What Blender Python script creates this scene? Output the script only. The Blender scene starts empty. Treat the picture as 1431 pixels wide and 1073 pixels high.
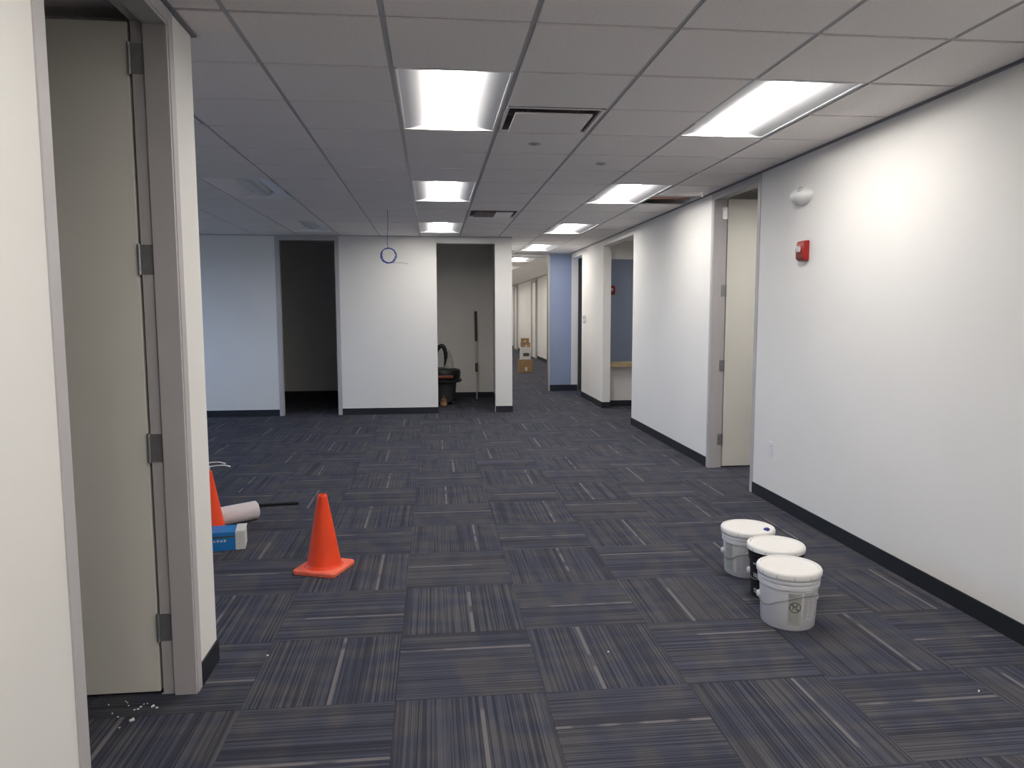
import bpy, bmesh, math, random
from mathutils import Vector, Matrix

scene = bpy.context.scene
COL = scene.collection
R = math.radians
random.seed(7)

# ------------------------------------------------------------------ camera
IMG_W, IMG_H = 1431.0, 1073.0
F_PX, YAW, PITCH, ROLL = 1021.63, 0.107, 0.0974, -0.0026
CAM_Z = 1.579
CEIL = 2.753
T = 0.6096                       # ceiling module
GX0, GY0 = -0.1853, 3.6915       # ceiling grid origin
CT = 0.6164                      # carpet tile module
KX0, KY0 = -0.1714, 2.8836       # carpet grid origin

_fw = Vector((math.sin(YAW)*math.cos(PITCH), math.cos(YAW)*math.cos(PITCH), -math.sin(PITCH)))
_rt = Vector((math.cos(YAW), -math.sin(YAW), 0))
_up = _rt.cross(_fw)
_r = math.cos(ROLL)*_rt + math.sin(ROLL)*_up
_u = -math.sin(ROLL)*_rt + math.cos(ROLL)*_up
cam_data = bpy.data.cameras.new('camera')
cam = bpy.data.objects.new('camera', cam_data)
COL.objects.link(cam)
m3 = Matrix((_r, _u, -_fw)).transposed()
cam.matrix_world = Matrix.Translation((0, 0, CAM_Z)) @ m3.to_4x4()
cam_data.sensor_fit = 'HORIZONTAL'
cam_data.sensor_width = 36.0
cam_data.lens = F_PX*36.0/IMG_W
cam_data.clip_start = 0.02
cam_data.clip_end = 200
scene.camera = cam

# ------------------------------------------------------------------ world, exposure
world = bpy.data.worlds.new('sky')
scene.world = world
world.use_nodes = True
bg = world.node_tree.nodes['Background']
bg.inputs['Color'].default_value = (0.46, 0.65, 1.0, 1)
bg.inputs['Strength'].default_value = 5.0

scene.view_settings.view_transform = 'Standard'
scene.view_settings.look = 'None'
scene.view_settings.exposure = 0.0
scene.view_settings.gamma = 1.0
scene.view_settings.use_curve_mapping = False
LAMP = 33.0                       # brightness of the lit ceiling fixtures


def floor_at(px, py, z=0.0):
    """pixel of the photograph -> point on a level surface"""
    d = _r*((px-IMG_W/2)/F_PX) + _u*((IMG_H/2-py)/F_PX) + _fw
    t = (z-CAM_Z)/d.z
    return Vector((d.x*t, d.y*t, z))


def in_view(p, margin=60):
    q = Vector(p)-Vector((0, 0, CAM_Z))
    w = q.dot(_fw)
    if w < 0.3:
        return False
    x = IMG_W/2+F_PX*q.dot(_r)/w
    y = IMG_H/2-F_PX*q.dot(_u)/w
    return -margin < x < IMG_W+margin and -margin < y < IMG_H+margin


# ------------------------------------------------------------------ materials
MATS = {}


def nodes_of(name):
    m = bpy.data.materials.new(name)
    m.use_nodes = True
    nt = m.node_tree
    b = nt.nodes['Principled BSDF']
    MATS[name] = m
    return m, nt, b


def mat(name, col, rough=0.6, metal=0.0, bump=0.0, bscale=200.0, var=0.0, vscale=3.0, spec=0.4, emit=None, estr=0):
    """procedural paint or plastic: a noise varies the colour a little, another gives a fine relief"""
    m, nt, b = nodes_of(name)
    b.inputs['Roughness'].default_value = rough
    b.inputs['Metallic'].default_value = metal
    b.inputs['Specular IOR Level'].default_value = spec
    tc = nt.nodes.new('ShaderNodeTexCoord')
    if var > 0:
        n = nt.nodes.new('ShaderNodeTexNoise')
        n.inputs['Scale'].default_value = vscale
        n.inputs['Detail'].default_value = 4
        nt.links.new(tc.outputs['Object'], n.inputs['Vector'])
        rp = nt.nodes.new('ShaderNodeValToRGB')
        rp.color_ramp.elements[0].position = 0.3
        rp.color_ramp.elements[1].position = 0.7
        rp.color_ramp.elements[0].color = (*[c*(1-var) for c in col], 1)
        rp.color_ramp.elements[1].color = (*[min(1, c*(1+var)) for c in col], 1)
        nt.links.new(n.outputs['Fac'], rp.inputs['Fac'])
        nt.links.new(rp.outputs['Color'], b.inputs['Base Color'])
    else:
        b.inputs['Base Color'].default_value = (*col, 1)
    if bump > 0:
        n2 = nt.nodes.new('ShaderNodeTexNoise')
        n2.inputs['Scale'].default_value = bscale
        n2.inputs['Detail'].default_value = 2
        nt.links.new(tc.outputs['Object'], n2.inputs['Vector'])
        bp = nt.nodes.new('ShaderNodeBump')
        bp.inputs['Strength'].default_value = bump
        bp.inputs['Distance'].default_value = 0.002
        nt.links.new(n2.outputs['Fac'], bp.inputs['Height'])
        nt.links.new(bp.outputs['Normal'], b.inputs['Normal'])
    if emit:
        b.inputs['Emission Color'].default_value = (*emit, 1)
        b.inputs['Emission Strength'].default_value = estr
    return m


mat('wall_paint', (0.84, 0.825, 0.79), 0.75, bump=0.15, bscale=350, var=0.012, vscale=2)
mat('blue_paint', (0.29, 0.345, 0.475), 0.75, bump=0.15, bscale=350, var=0.02, vscale=2)
mat('tile_board', (0.90, 0.86, 0.84), 0.95, bump=0.5, bscale=420, var=0.03, vscale=60, spec=0.1)
mat('tee_metal', (0.50, 0.50, 0.52), 0.45, var=0.02)
mat('angle_shade', (0.20, 0.20, 0.22), 0.6, var=0.03)  # shadow line under the ceiling put into a darker metal tone
mat('fixture_white', (0.92, 0.92, 0.94), 0.5, var=0.01)
mat('lens_lit', (0.9, 0.9, 0.9), 0.5, emit=(1.0, 0.955, 0.90), estr=LAMP)
mat('lens_dark', (0.62, 0.64, 0.68), 0.35, var=0.02)
mat('rubber_base', (0.014, 0.017, 0.024), 0.55, var=0.1, vscale=6)
mat('frame_grey', (0.50, 0.48, 0.485), 0.5, var=0.02, vscale=5)
mat('door_leaf', (0.77, 0.755, 0.685), 0.6, bump=0.1, bscale=120, var=0.015, vscale=4)
mat('shade_dark', (0.055, 0.045, 0.042), 0.6, var=0.1, vscale=6)  # shade of the room past the narrow doorway, painted as a dark tone
mat('steel', (0.36, 0.36, 0.37), 0.4, metal=0.7, var=0.06, vscale=40)
mat('alu', (0.50, 0.49, 0.47), 0.4, metal=0.3, var=0.03)
mat('deck', (0.10, 0.085, 0.075), 0.9, var=0.2)
mat('duct_brown', (0.34, 0.17, 0.12), 0.7, var=0.15, vscale=8)
mat('duct_grey', (0.50, 0.46, 0.45), 0.5, var=0.1, vscale=8)
mat('throat_grey', (0.30, 0.27, 0.27), 0.8, var=0.1)
mat('dark_void', (0.03, 0.03, 0.03), 0.9, var=0.1)
mat('white_plastic', (0.80, 0.80, 0.80), 0.38, var=0.015, vscale=8)
mat('bucket_white', (0.72, 0.72, 0.75), 0.33, var=0.02, vscale=6)
mat('lid_white', (0.84, 0.825, 0.80), 0.4, var=0.02, vscale=9)
mat('black_plastic', (0.012, 0.012, 0.014), 0.4, var=0.1, vscale=20)
mat('label_grey', (0.40, 0.41, 0.37), 0.6, var=0.06, vscale=60)
mat('label_pale', (0.58, 0.575, 0.585), 0.6, var=0.04, vscale=80)
mat('ink', (0.08, 0.085, 0.08), 0.6, var=0.1, vscale=50)
mat('ink_soft', (0.33, 0.33, 0.35), 0.6, var=0.1, vscale=50)
mat('paint_blue', (0.03, 0.03, 0.22), 0.3, var=0.1, vscale=60)
mat('cone_orange', (0.86, 0.065, 0.012), 0.5, var=0.06, vscale=9, bump=0.1, bscale=90)
mat('cone_worn', (0.90, 0.17, 0.10), 0.6, var=0.14, vscale=22, bump=0.15, bscale=90)
mat('box_blue', (0.015, 0.19, 0.50), 0.45, var=0.05, vscale=12)
mat('box_white', (0.66, 0.66, 0.62), 0.6, var=0.03, vscale=12)
mat('cardboard', (0.36, 0.225, 0.115), 0.85, var=0.14, vscale=14)
mat('box_print', (0.70, 0.68, 0.66), 0.7, var=0.04, vscale=14)
mat('paper_roll', (0.74, 0.69, 0.70), 0.9, bump=0.4, bscale=160, var=0.03, vscale=20)
mat('alarm_red', (0.33, 0.014, 0.011), 0.35, var=0.05, vscale=20)
mat('strobe_clear', (0.55, 0.50, 0.52), 0.12, var=0.1, vscale=60)
mat('counter_wood', (0.44, 0.34, 0.20), 0.5, var=0.12, vscale=10)
mat('cable_blue', (0.03, 0.07, 0.32), 0.5, var=0.05)
mat('chalk', (0.80, 0.80, 0.78), 0.9, var=0.05, vscale=50)
mat('bottle_brown', (0.15, 0.07, 0.045), 0.4, var=0.15, vscale=20)
mat('pole_dark', (0.07, 0.05, 0.04), 0.5, var=0.15, vscale=20)
mat('pole_light', (0.62, 0.60, 0.56), 0.45, var=0.05, vscale=20)
mat('vac_grey', (0.055, 0.055, 0.06), 0.5, var=0.15, vscale=20)
mat('vac_orange', (0.20, 0.06, 0.03), 0.5, var=0.1, vscale=20)
mat('bag_grey', (0.36, 0.35, 0.33), 0.7, var=0.12, vscale=20)
mat('pavement', (0.16, 0.16, 0.15), 0.9, var=0.15, vscale=1.5)
mat('subfloor', (0.03, 0.032, 0.04), 0.95, var=0.1)
mat('plaque_shade', (0.20, 0.15, 0.14), 0.8, var=0.1, vscale=20)  # shaded half of the second diffuser's plaque as a brown tone
mat('clear_film', (0.70, 0.72, 0.76), 0.15, var=0.03)


def glass_mat():
    m, nt, b = nodes_of('window_glass')
    out = nt.nodes['Material Output']
    tr = nt.nodes.new('ShaderNodeBsdfTransparent')
    gl = nt.nodes.new('ShaderNodeBsdfGlossy')
    gl.inputs['Roughness'].default_value = 0.02
    mx = nt.nodes.new('ShaderNodeMixShader')
    mx.inputs['Fac'].default_value = 0.06
    nt.links.new(tr.outputs[0], mx.inputs[1])
    nt.links.new(gl.outputs[0], mx.inputs[2])
    nt.links.new(mx.outputs[0], out.inputs['Surface'])


glass_mat()


def carpet_mat(name, use_attr):
    """striped loop pile. UV is metres on the tile: u along the stripes, v across them.
    tint.r = where the pale accent yarn runs, tint.g / tint.b = random seeds"""
    m, nt, b = nodes_of(name)
    N, L = nt.nodes.new, nt.links.new
    b.inputs['Roughness'].default_value = 0.95
    b.inputs['Specular IOR Level'].default_value = 0.12
    uv = N('ShaderNodeUVMap')
    uv.uv_map = 'UVMap'
    su = N('ShaderNodeSeparateXYZ')
    L(uv.outputs['UV'], su.inputs[0])
    if use_attr:
        at = N('ShaderNodeAttribute')
        at.attribute_name = 'tint'
        tint = at.outputs['Color']
    else:
        oi = N('ShaderNodeObjectInfo')
        tint = oi.outputs['Color']
    st = N('ShaderNodeSeparateColor')
    L(tint, st.inputs[0])

    def mth(op, a, c=None, clamp=False):
        n = N('ShaderNodeMath')
        n.operation = op
        n.use_clamp = clamp
        for i, v in enumerate((a, c)):
            if v is None:
                continue
            if isinstance(v, (int, float)):
                n.inputs[i].default_value = v
            else:
                L(v, n.inputs[i])
        return n.outputs[0]

    def noise(x, y, z, detail=1.0):
        c = N('ShaderNodeCombineXYZ')
        for i, v in enumerate((x, y, z)):
            if isinstance(v, (int, float)):
                c.inputs[i].default_value = v
            else:
                L(v, c.inputs[i])
        n = N('ShaderNodeTexNoise')
        n.inputs['Scale'].default_value = 1.0
        n.inputs['Detail'].default_value = detail
        L(c.outputs[0], n.inputs['Vector'])
        return n.outputs['Fac']

    def ramp(fac, stops):
        r = N('ShaderNodeValToRGB')
        e = r.color_ramp.elements
        e[0].position, e[0].color = stops[0][0], (*stops[0][1], 1)
        e[1].position, e[1].color = stops[-1][0], (*stops[-1][1], 1)
        for p, c in stops[1:-1]:
            x = e.new(p)
            x.color = (*c, 1)
        L(fac, r.inputs['Fac'])
        return r.outputs['Color']

    def mix(fac, a, c):
        n = N('ShaderNodeMix')
        n.data_type = 'RGBA'
        if isinstance(fac, (int, float)):
            n.inputs['Factor'].default_value = fac
        else:
            L(fac, n.inputs['Factor'])
        for k, v in ((6, a), (7, c)):
            if isinstance(v, tuple):
                n.inputs[k].default_value = (*v, 1)
            else:
                L(v, n.inputs[k])
        return n.outputs[2]

    u, v = su.outputs[0], su.outputs[1]
    s1 = mth('MULTIPLY', st.outputs[1], 97.0)
    s2 = mth('MULTIPLY', st.outputs[2], 53.0)
    # blocks of colour along the yarn, shared by groups of stripes
    blk = noise(mth('MULTIPLY', u, 9.0), mth('MULTIPLY', v, 5.0), s1, 0.0)
    base = ramp(blk, [(0.36, (0.034, 0.042, 0.080)), (0.50, (0.052, 0.057, 0.082)), (0.64, (0.080, 0.078, 0.080))])
    # fine ribs across v
    rib = noise(mth('MULTIPLY', u, 0.9), mth('MULTIPLY', v, 155.0), s2, 2.0)
    ribm = ramp(rib, [(0.40, (0.0, 0.0, 0.0)), (0.50, (0.5, 0.5, 0.5)), (0.60, (1, 1, 1))])
    dark = mix(0.65, base, (0.012, 0.014, 0.024))
    pale = mix(0.30, base, (0.17, 0.168, 0.178))
    body = mix(ribm, dark, pale)
    # wider dark bands now and then
    band = noise(0.3, mth('MULTIPLY', v, 24.0), s1, 0.0)
    bandm = ramp(band, [(0.30, (1, 1, 1)), (0.40, (0, 0, 0))])
    body = mix(mth('MULTIPLY', bandm, 0.50), body, (0.015, 0.017, 0.030))
    # pale accent yarn, broken into dashes
    off = mth('SUBTRACT', mth('MULTIPLY', st.outputs[0], 0.6164), 0.3082)
    dist = mth('ABSOLUTE', mth('SUBTRACT', v, off))
    line = mth('SUBTRACT', 1.0, mth('MULTIPLY', mth('SUBTRACT', dist, 0.006), 220.0, True), True)
    dash = noise(mth('MULTIPLY', u, 7.0), s2, s1, 0.0)
    dashm = ramp(dash, [(0.34, (0.25, 0.25, 0.25)), (0.46, (1, 1, 1))])
    acc = mth('MULTIPLY', line, dashm)
    body = mix(mth('MULTIPLY', acc, 0.85), body, (0.215, 0.200, 0.200))
    # pile grain
    g = N('ShaderNodeTexNoise')
    g.inputs['Scale'].default_value = 420
    g.inputs['Detail'].default_value = 1
    tc = N('ShaderNodeTexCoord')
    L(tc.outputs['Object'], g.inputs['Vector'])
    body = mix(0.25, body, ramp(g.outputs['Fac'], [(0.3, (0.02, 0.02, 0.03)), (0.7, (0.12, 0.12, 0.14))]))
    L(body, b.inputs['Base Color'])
    bp = N('ShaderNodeBump')
    bp.inputs['Strength'].default_value = 0.35
    bp.inputs['Distance'].default_value = 0.002
    L(mth('ADD', rib, g.outputs['Fac']), bp.inputs['Height'])
    L(bp.outputs['Normal'], b.inputs['Normal'])


carpet_mat('carpet', False)
carpet_mat('carpet_far', True)


# ------------------------------------------------------------------ mesh helpers
def add_box(bm, x0, x1, y0, y1, z0, z1):
    v = [bm.verts.new(p) for p in ((x0, y0, z0), (x1, y0, z0), (x1, y1, z0), (x0, y1, z0),
                                   (x0, y0, z1), (x1, y0, z1), (x1, y1, z1), (x0, y1, z1))]
    for f in ((0, 3, 2, 1), (4, 5, 6, 7), (0, 1, 5, 4), (1, 2, 6, 5), (2, 3, 7, 6), (3, 0, 4, 7)):
        bm.faces.new([v[i] for i in f])


def add_lathe(bm, prof, n=32, cx=0.0, cy=0.0, cap=True):
    rings = []
    for r, z in prof:
        rings.append([bm.verts.new((cx+r*math.cos(2*math.pi*i/n), cy+r*math.sin(2*math.pi*i/n), z)) for i in range(n)])
    for a, b in zip(rings, rings[1:]):
        for i in range(n):
            j = (i+1) % n
            bm.faces.new((a[i], a[j], b[j], b[i]))
    if cap:
        bm.faces.new(list(reversed(rings[0])))
        bm.faces.new(rings[-1])


def add_tube(bm, pts, r, n=8, cap=True):
    pts = [Vector(p) for p in pts]
    rings = []
    ref = Vector((0.13, 0.31, 0.94)).normalized()
    for i, p in enumerate(pts):
        d = (pts[min(i+1, len(pts)-1)]-pts[max(i-1, 0)]).normalized()
        a = d.cross(ref)
        if a.length < 0.05:
            a = d.cross(Vector((1, 0, 0)))
        a.normalize()
        b = d.cross(a)
        rr = r[i] if isinstance(r, (list, tuple)) else r
        rings.append([bm.verts.new(p+rr*(math.cos(2*math.pi*k/n)*a+math.sin(2*math.pi*k/n)*b)) for k in range(n)])
    for a, b in zip(rings, rings[1:]):
        for k in range(n):
            j = (k+1) % n
            bm.faces.new((a[k], a[j], b[j], b[k]))
    if cap:
        bm.faces.new(list(reversed(rings[0])))
        bm.faces.new(rings[-1])


def obj(name, bm, m, parent=None, smooth=False, bevel=0.0, loc=None, segs=2):
    me = bpy.data.meshes.new(name)
    bmesh.ops.recalc_face_normals(bm, faces=bm.faces[:])
    bm.to_mesh(me)
    bm.free()
    me.materials.append(MATS[m])
    o = bpy.data.objects.new(name, me)
    COL.objects.link(o)
    if smooth:
        for p in me.polygons:
            p.use_smooth = True
        me.set_sharp_from_angle(angle=R(40))
    if bevel > 0:
        md = o.modifiers.new('bevel', 'BEVEL')
        md.width = bevel
        md.segments = segs
        md.limit_method = 'ANGLE'
    if parent:
        o.parent = parent
    if loc:
        o.location = loc
    return o


def boxes(name, bl, m, parent=None, bevel=0.0):
    bm = bmesh.new()
    for b in bl:
        add_box(bm, *b)
    return obj(name, bm, m, parent, bevel=bevel)


def struct(o, label=None, cat=None):
    o['kind'] = 'structure'
    if label:
        o['label'] = label
    if cat:
        o['category'] = cat
    return o


def tag(o, label, cat, group=None):
    o['label'] = label
    o['category'] = cat
    if group:
        o['group'] = group
    return o


def thing(name, label, cat, loc=(0, 0, 0), rz=0.0, group=None):
    o = bpy.data.objects.new(name, None)
    COL.objects.link(o)
    o.location = loc
    o.rotation_euler = (0, 0, rz)
    o.empty_display_size = 0.1
    return tag(o, label, cat, group)


def copy_tree(o, parent=None):
    c = o.copy()
    COL.objects.link(c)
    c.parent = parent
    for ch in [x for x in bpy.data.objects if x.parent == o]:
        copy_tree(ch, c)
    return c


# ------------------------------------------------------------------ layout
XR = 2.769          # right wall face
XL = -1.0           # face of the near left wall
YL = 3.33           # where the near left wall ends
YF = 11.5           # far wall face
XE = 1.24           # end of the far wall
TH = 0.13           # partition thickness
TOP = 3.35          # underside of the deck
XW = -5.6           # outer wall with the windows
YB = -4.2           # wall behind the camera
YBLUE = 14.57       # blue wall face
OPEN_H = 2.69       # clear height of door frames
FW = 0.05           # face width of door frames
XC = 3.55           # right wall of the distant corridor
YEND = 44.0

RD0, RD1 = 6.085, 7.085       # right doorway
LD0, LD1 = 2.10, 3.045        # left doorway
FD0, FD1 = -2.315, -1.465     # doorway in the far wall
CL0, CL1, CLH = 0.065, 0.975, 2.648   # closet opening
AL0, AL1, ALH = 10.0, 11.8, 2.65      # opening of the counter recess
DO0 = 13.52                           # dark doorway beside the blue wall

# --- walls
struct(boxes('wall_left', [(XL-TH, XL, YB, LD0-FW*0.5, 0, TOP), (XL-TH, XL, LD1+FW*0.5, YL, 0, TOP),
                           (XL-TH, XL, LD0-FW*0.5, LD1+FW*0.5, OPEN_H+0.02, TOP)], 'wall_paint'),
       'off-white painted wall with the grey framed doorway beside the plaster chips', 'wall')
struct(boxes('wall_office', [(XW, XL-TH, YL-TH, YL, 0, TOP), (XL-4.0, XL-3.87, YB, YL-TH, 0, TOP)], 'wall_paint'),
       'off-white partition of the left office turning away behind the doorway', 'wall')
struct(boxes('wall_right', [(XR, XR+TH, YB, RD0-FW*0.5, 0, TOP), (XR, XR+TH, RD1+FW*0.5, AL0, 0, TOP),
                            (XR, XR+TH, RD0-FW*0.5, RD1+FW*0.5, OPEN_H+0.02, TOP),
                            (XR, XR+TH, AL0, AL1, ALH, TOP), (XR, XR+TH, AL1, DO0, 0, TOP),
                            (XR, XR+TH, DO0, YBLUE, 2.645, TOP), (XR, XR+TH, YBLUE, YBLUE+TH, 0, TOP)], 'wall_paint'),
       'long off-white wall carrying the red alarm and the doorway with the cream door', 'wall')
struct(boxes('wall_far', [(XW, FD0-FW*0.5, YF, YF+TH, 0, TOP), (FD1+FW*0.5, CL0, YF, YF+TH, 0, TOP),
                          (FD0-FW*0.5, FD1+FW*0.5, YF, YF+TH, OPEN_H+0.02, TOP),
                          (CL0, CL1, YF, YF+TH, CLH, TOP), (CL1, XE, YF, YF+TH, 0, TOP)], 'wall_paint'),
       'off-white wall with the closet opening and a dark framed doorway', 'wall')
struct(boxes('wall_blue', [(2.335, XR, YBLUE, YBLUE+TH, 0, TOP)], 'blue_paint'),
       'narrow blue painted wall beside the metal framed corridor opening', 'wall')
struct(boxes('wall_closet', [(XE-TH, XE, YF+TH, 13.6, 0, TOP), (-0.75, XE, 13.6, 13.73, 0, TOP),
                             (-0.88, -0.75, YF+TH, 14.3, 0, TOP)], 'wall_paint'),
       'off-white walls inside the shaded closet', 'wall')
struct(boxes('wall_back_room', [(-5.0, -0.88, 14.2, 14.33, 0, TOP), (-5.0, -4.87, YF+TH, 14.2, 0, TOP)], 'wall_paint'),
       'off-white back wall of the dark room behind the framed doorway', 'wall')
struct(boxes('wall_corridor_right', [(XC, XC+TH, YBLUE+TH, YEND, 0, TOP), (XR+TH, XC, YBLUE, YBLUE+TH, 0, TOP)], 'wall_paint'),
       'white wall of the distant corridor with grey door frames', 'wall')
struct(boxes('wall_corridor_left', [(XE-TH, XE, 13.73, YEND, 0, TOP)], 'wall_paint'), 'white wall hidden along the distant corridor', 'wall')
struct(boxes('wall_corridor_end', [(XE-TH, XC+TH, YEND, YEND+TH, 0, TOP)], 'wall_paint'), 'white wall closing the distant corridor', 'wall')
struct(boxes('wall_behind', [(XL-4.0, XR+TH, YB-TH, YB, 0, TOP)], 'wall_paint'), 'off-white wall at the back of the room', 'wall')
# right office and the room behind the counter
struct(boxes('wall_right_office', [(6.0, 6.13, 3.0, 14.7, 0, TOP), (XR+TH, 6.0, 3.0, 3.13, 0, TOP),
                                   (XR+TH, 6.0, 9.87, 10.0, 0, TOP)], 'wall_paint'),
       'off-white walls of the dark office behind the cream door', 'wall')
struct(boxes('wall_counter', [(XR+TH, 6.0, 12.0, 12.12, 0, 0.68), (XR+TH, 6.0, 12.0, 12.12, 2.46, TOP)], 'wall_paint'),
       'low off-white wall under the wood counter with a matching soffit above', 'wall')
struct(boxes('wall_reception', [(XR+TH, 6.0, 13.3, 13.43, 0, TOP)], 'blue_paint'),
       'shaded blue wall behind the wood counter', 'wall')
# outer wall with windows
win = [(4.2, 6.3), (6.6, 8.7), (9.0, 11.1)]
wb = [(XW-0.2, XW, YL-TH, win[0][0], 0, TOP), (XW-0.2, XW, win[-1][1], YF+TH, 0, TOP)]
for i, (a, b) in enumerate(win):
    wb += [(XW-0.2, XW, a, b, 0, 0.75), (XW-0.2, XW, a, b, 2.35, TOP)]
    if i < len(win)-1:
        wb.append((XW-0.2, XW, b, win[i+1][0], 0, TOP))
struct(boxes('wall_window', wb, 'wall_paint'), 'off-white outer wall with a row of windows', 'wall')
for i, (a, b) in enumerate(win):
    w = boxes('window_%d' % (i+1), [(XW-0.14, XW-0.08, a, a+0.05, 0.75, 2.35), (XW-0.14, XW-0.08, b-0.05, b, 0.75, 2.35),
                                    (XW-0.14, XW-0.08, a+0.05, b-0.05, 0.75, 0.80), (XW-0.14, XW-0.08, a+0.05, b-0.05, 2.30, 2.35),
                                    (XW-0.14, XW-0.08, (a+b)/2-0.02, (a+b)/2+0.02, 0.80, 2.30)], 'alu')
    struct(w, 'metal framed window in the outer wall', 'window')
    boxes('pane', [(XW-0.113, XW-0.107, a+0.05, (a+b)/2-0.02, 0.80, 2.30)], 'window_glass', w)
    boxes('pane', [(XW-0.113, XW-0.107, (a+b)/2+0.02, b-0.05, 0.80, 2.30)], 'window_glass', w)

struct(boxes('unseen_ground', [(-60, XW-0.2, -30, 60, -0.6, -0.45)], 'pavement'), 'unseen grey pavement added to cut the light reaching the ceiling', 'ground')  # added out of view so less light enters upward through the windows

# --- deck over everything, and lower ceilings of side rooms
struct(boxes('ceiling_deck', [(XW-0.2, 6.2, YB-TH, YEND+TH, TOP, TOP+0.1)], 'deck'), 'dark structural deck above the ceiling tiles', 'ceiling')
struct(boxes('ceiling_office', [(XL-4.0, XL-TH, YB, YL-TH, CEIL, CEIL+0.02)], 'tile_board'), 'ceiling of the left office', 'ceiling')
struct(boxes('ceiling_right_office', [(XR+TH, 6.0, 3.13, 9.87, CEIL+0.03, CEIL+0.05)], 'tile_board'), 'ceiling of the right office', 'ceiling')
struct(boxes('ceiling_reception', [(XR+TH, 6.0, 10.0, 12.0, CEIL, CEIL+0.02), (XR+TH, 6.0, 12.12, 13.3, CEIL, CEIL+0.02)], 'tile_board'), 'ceiling over the wood counter', 'ceiling')
struct(boxes('ceiling_back_room', [(-4.87, -0.88, YF+TH, 14.2, 2.87, 2.89)], 'tile_board'), 'ceiling of the dark back room', 'ceiling')

# --- baseboards
BH, BT = 0.10, 0.008
PX = 0.006   # how far frames stand proud
struct(boxes('baseboard_right', [(XR-BT, XR, YB, RD0-FW, 0, BH), (XR-BT, XR, RD1+FW, AL0, 0, BH), (XR-BT, XR+TH, AL0, AL0+BT, 0, BH),
                                 (XR-BT, XR, AL1-BT, DO0, 0, BH), (XR-BT, XR+TH, AL1-BT, AL1, 0, BH)], 'rubber_base'),
       'black rubber baseboard along the long right wall', 'baseboard')
struct(boxes('baseboard_left', [(XL, XL+BT, YB, LD0-FW, 0, BH), (XL, XL+BT, LD1+FW, YL, 0, BH), (XW, XL+BT, YL, YL+BT, 0, BH)], 'rubber_base'),
       'short black rubber baseboard beside the left door frame', 'baseboard')
struct(boxes('baseboard_far', [(XW, FD0-FW, YF-BT, YF, 0, BH), (FD1+FW, CL0, YF-BT, YF, 0, BH), (CL1, XE+BT, YF-BT, YF, 0, BH),
                               (XE, XE+BT, YF, YF+2, 0, BH)], 'rubber_base'),
       'black rubber baseboard along the far wall', 'baseboard')
struct(boxes('baseboard_blue', [(2.335, XR+TH, YBLUE-BT, YBLUE, 0, BH+0.02)], 'rubber_base'), 'black rubber baseboard under the blue wall', 'baseboard')
struct(boxes('baseboard_closet', [(-0.75, XE-TH, 13.6-BT, 13.6, 0, BH), (XE-TH-BT, XE-TH, YF+TH, 13.6-BT, 0, BH)], 'rubber_base'),
       'black rubber baseboard inside the closet', 'baseboard')
struct(boxes('baseboard_back_room', [(-4.87, -0.88, 14.2-BT, 14.2, 0, BH)], 'rubber_base'), 'black rubber baseboard in the dark back room', 'baseboard')
struct(boxes('baseboard_counter', [(XR+TH, 6.0, 12.0-BT, 12.0, 0, BH)], 'rubber_base'), 'black rubber baseboard under the counter', 'baseboard')
struct(boxes('baseboard_corridor', [(XC-BT, XC, YBLUE+TH, YEND, 0, BH)], 'rubber_base'), 'black rubber baseboard of the distant corridor', 'baseboard')

# --- wall angles under the ceiling
AH = 0.012
struct(boxes('trim_1', [(XR-0.02, XR, YB, YBLUE, CEIL-AH, CEIL-0.001)], 'angle_shade'), 'ceiling angle with painted shade along the long right wall', 'trim')
struct(boxes('trim_2', [(XW, XE, YF-0.02, YF, CEIL-AH, CEIL-0.001)], 'tee_metal'), 'grey ceiling angle along the far wall', 'trim')
struct(boxes('trim_3', [(XL, XL+0.02, YB, YL+0.02, CEIL-AH, CEIL-0.001), (XW, XL, YL, YL+0.02, CEIL-AH, CEIL-0.001)], 'angle_shade'),
       'ceiling angle with painted shade along the near left wall', 'trim')
struct(boxes('trim_4', [(2.30, XR, YBLUE-0.02, YBLUE, CEIL-AH, CEIL-0.001)], 'tee_metal'), 'grey ceiling angle above the blue wall', 'trim')
struct(boxes('trim_5', [(XC-0.02, XC, YBLUE+TH, YEND, CEIL-AH, CEIL-0.001)], 'angle_shade'), 'ceiling angle with painted shade in the distant corridor', 'trim')

# ------------------------------------------------------------------ floor
floor = struct(boxes('floor', [(XW-0.2, 6.2, YB-TH, YEND+TH, -0.15, -0.007)], 'subfloor'),
               'floor of dark blue striped carpet tiles laid quarter-turned', 'floor')


def tile_mesh():
    bm = bmesh.new()
    h = CT/2-0.0007
    add_box(bm, -h, h, -h, h, -0.0069, 0)
    me = bpy.data.meshes.new('carpet_tile')
    uvl = bm.loops.layers.uv.new('UVMap')
    for f in bm.faces:
        for l in f.loops:
            l[uvl].uv = (l.vert.co.x, l.vert.co.y)
    bm.to_mesh(me)
    bm.free()
    me.materials.append(MATS['carpet'])
    return me


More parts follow.
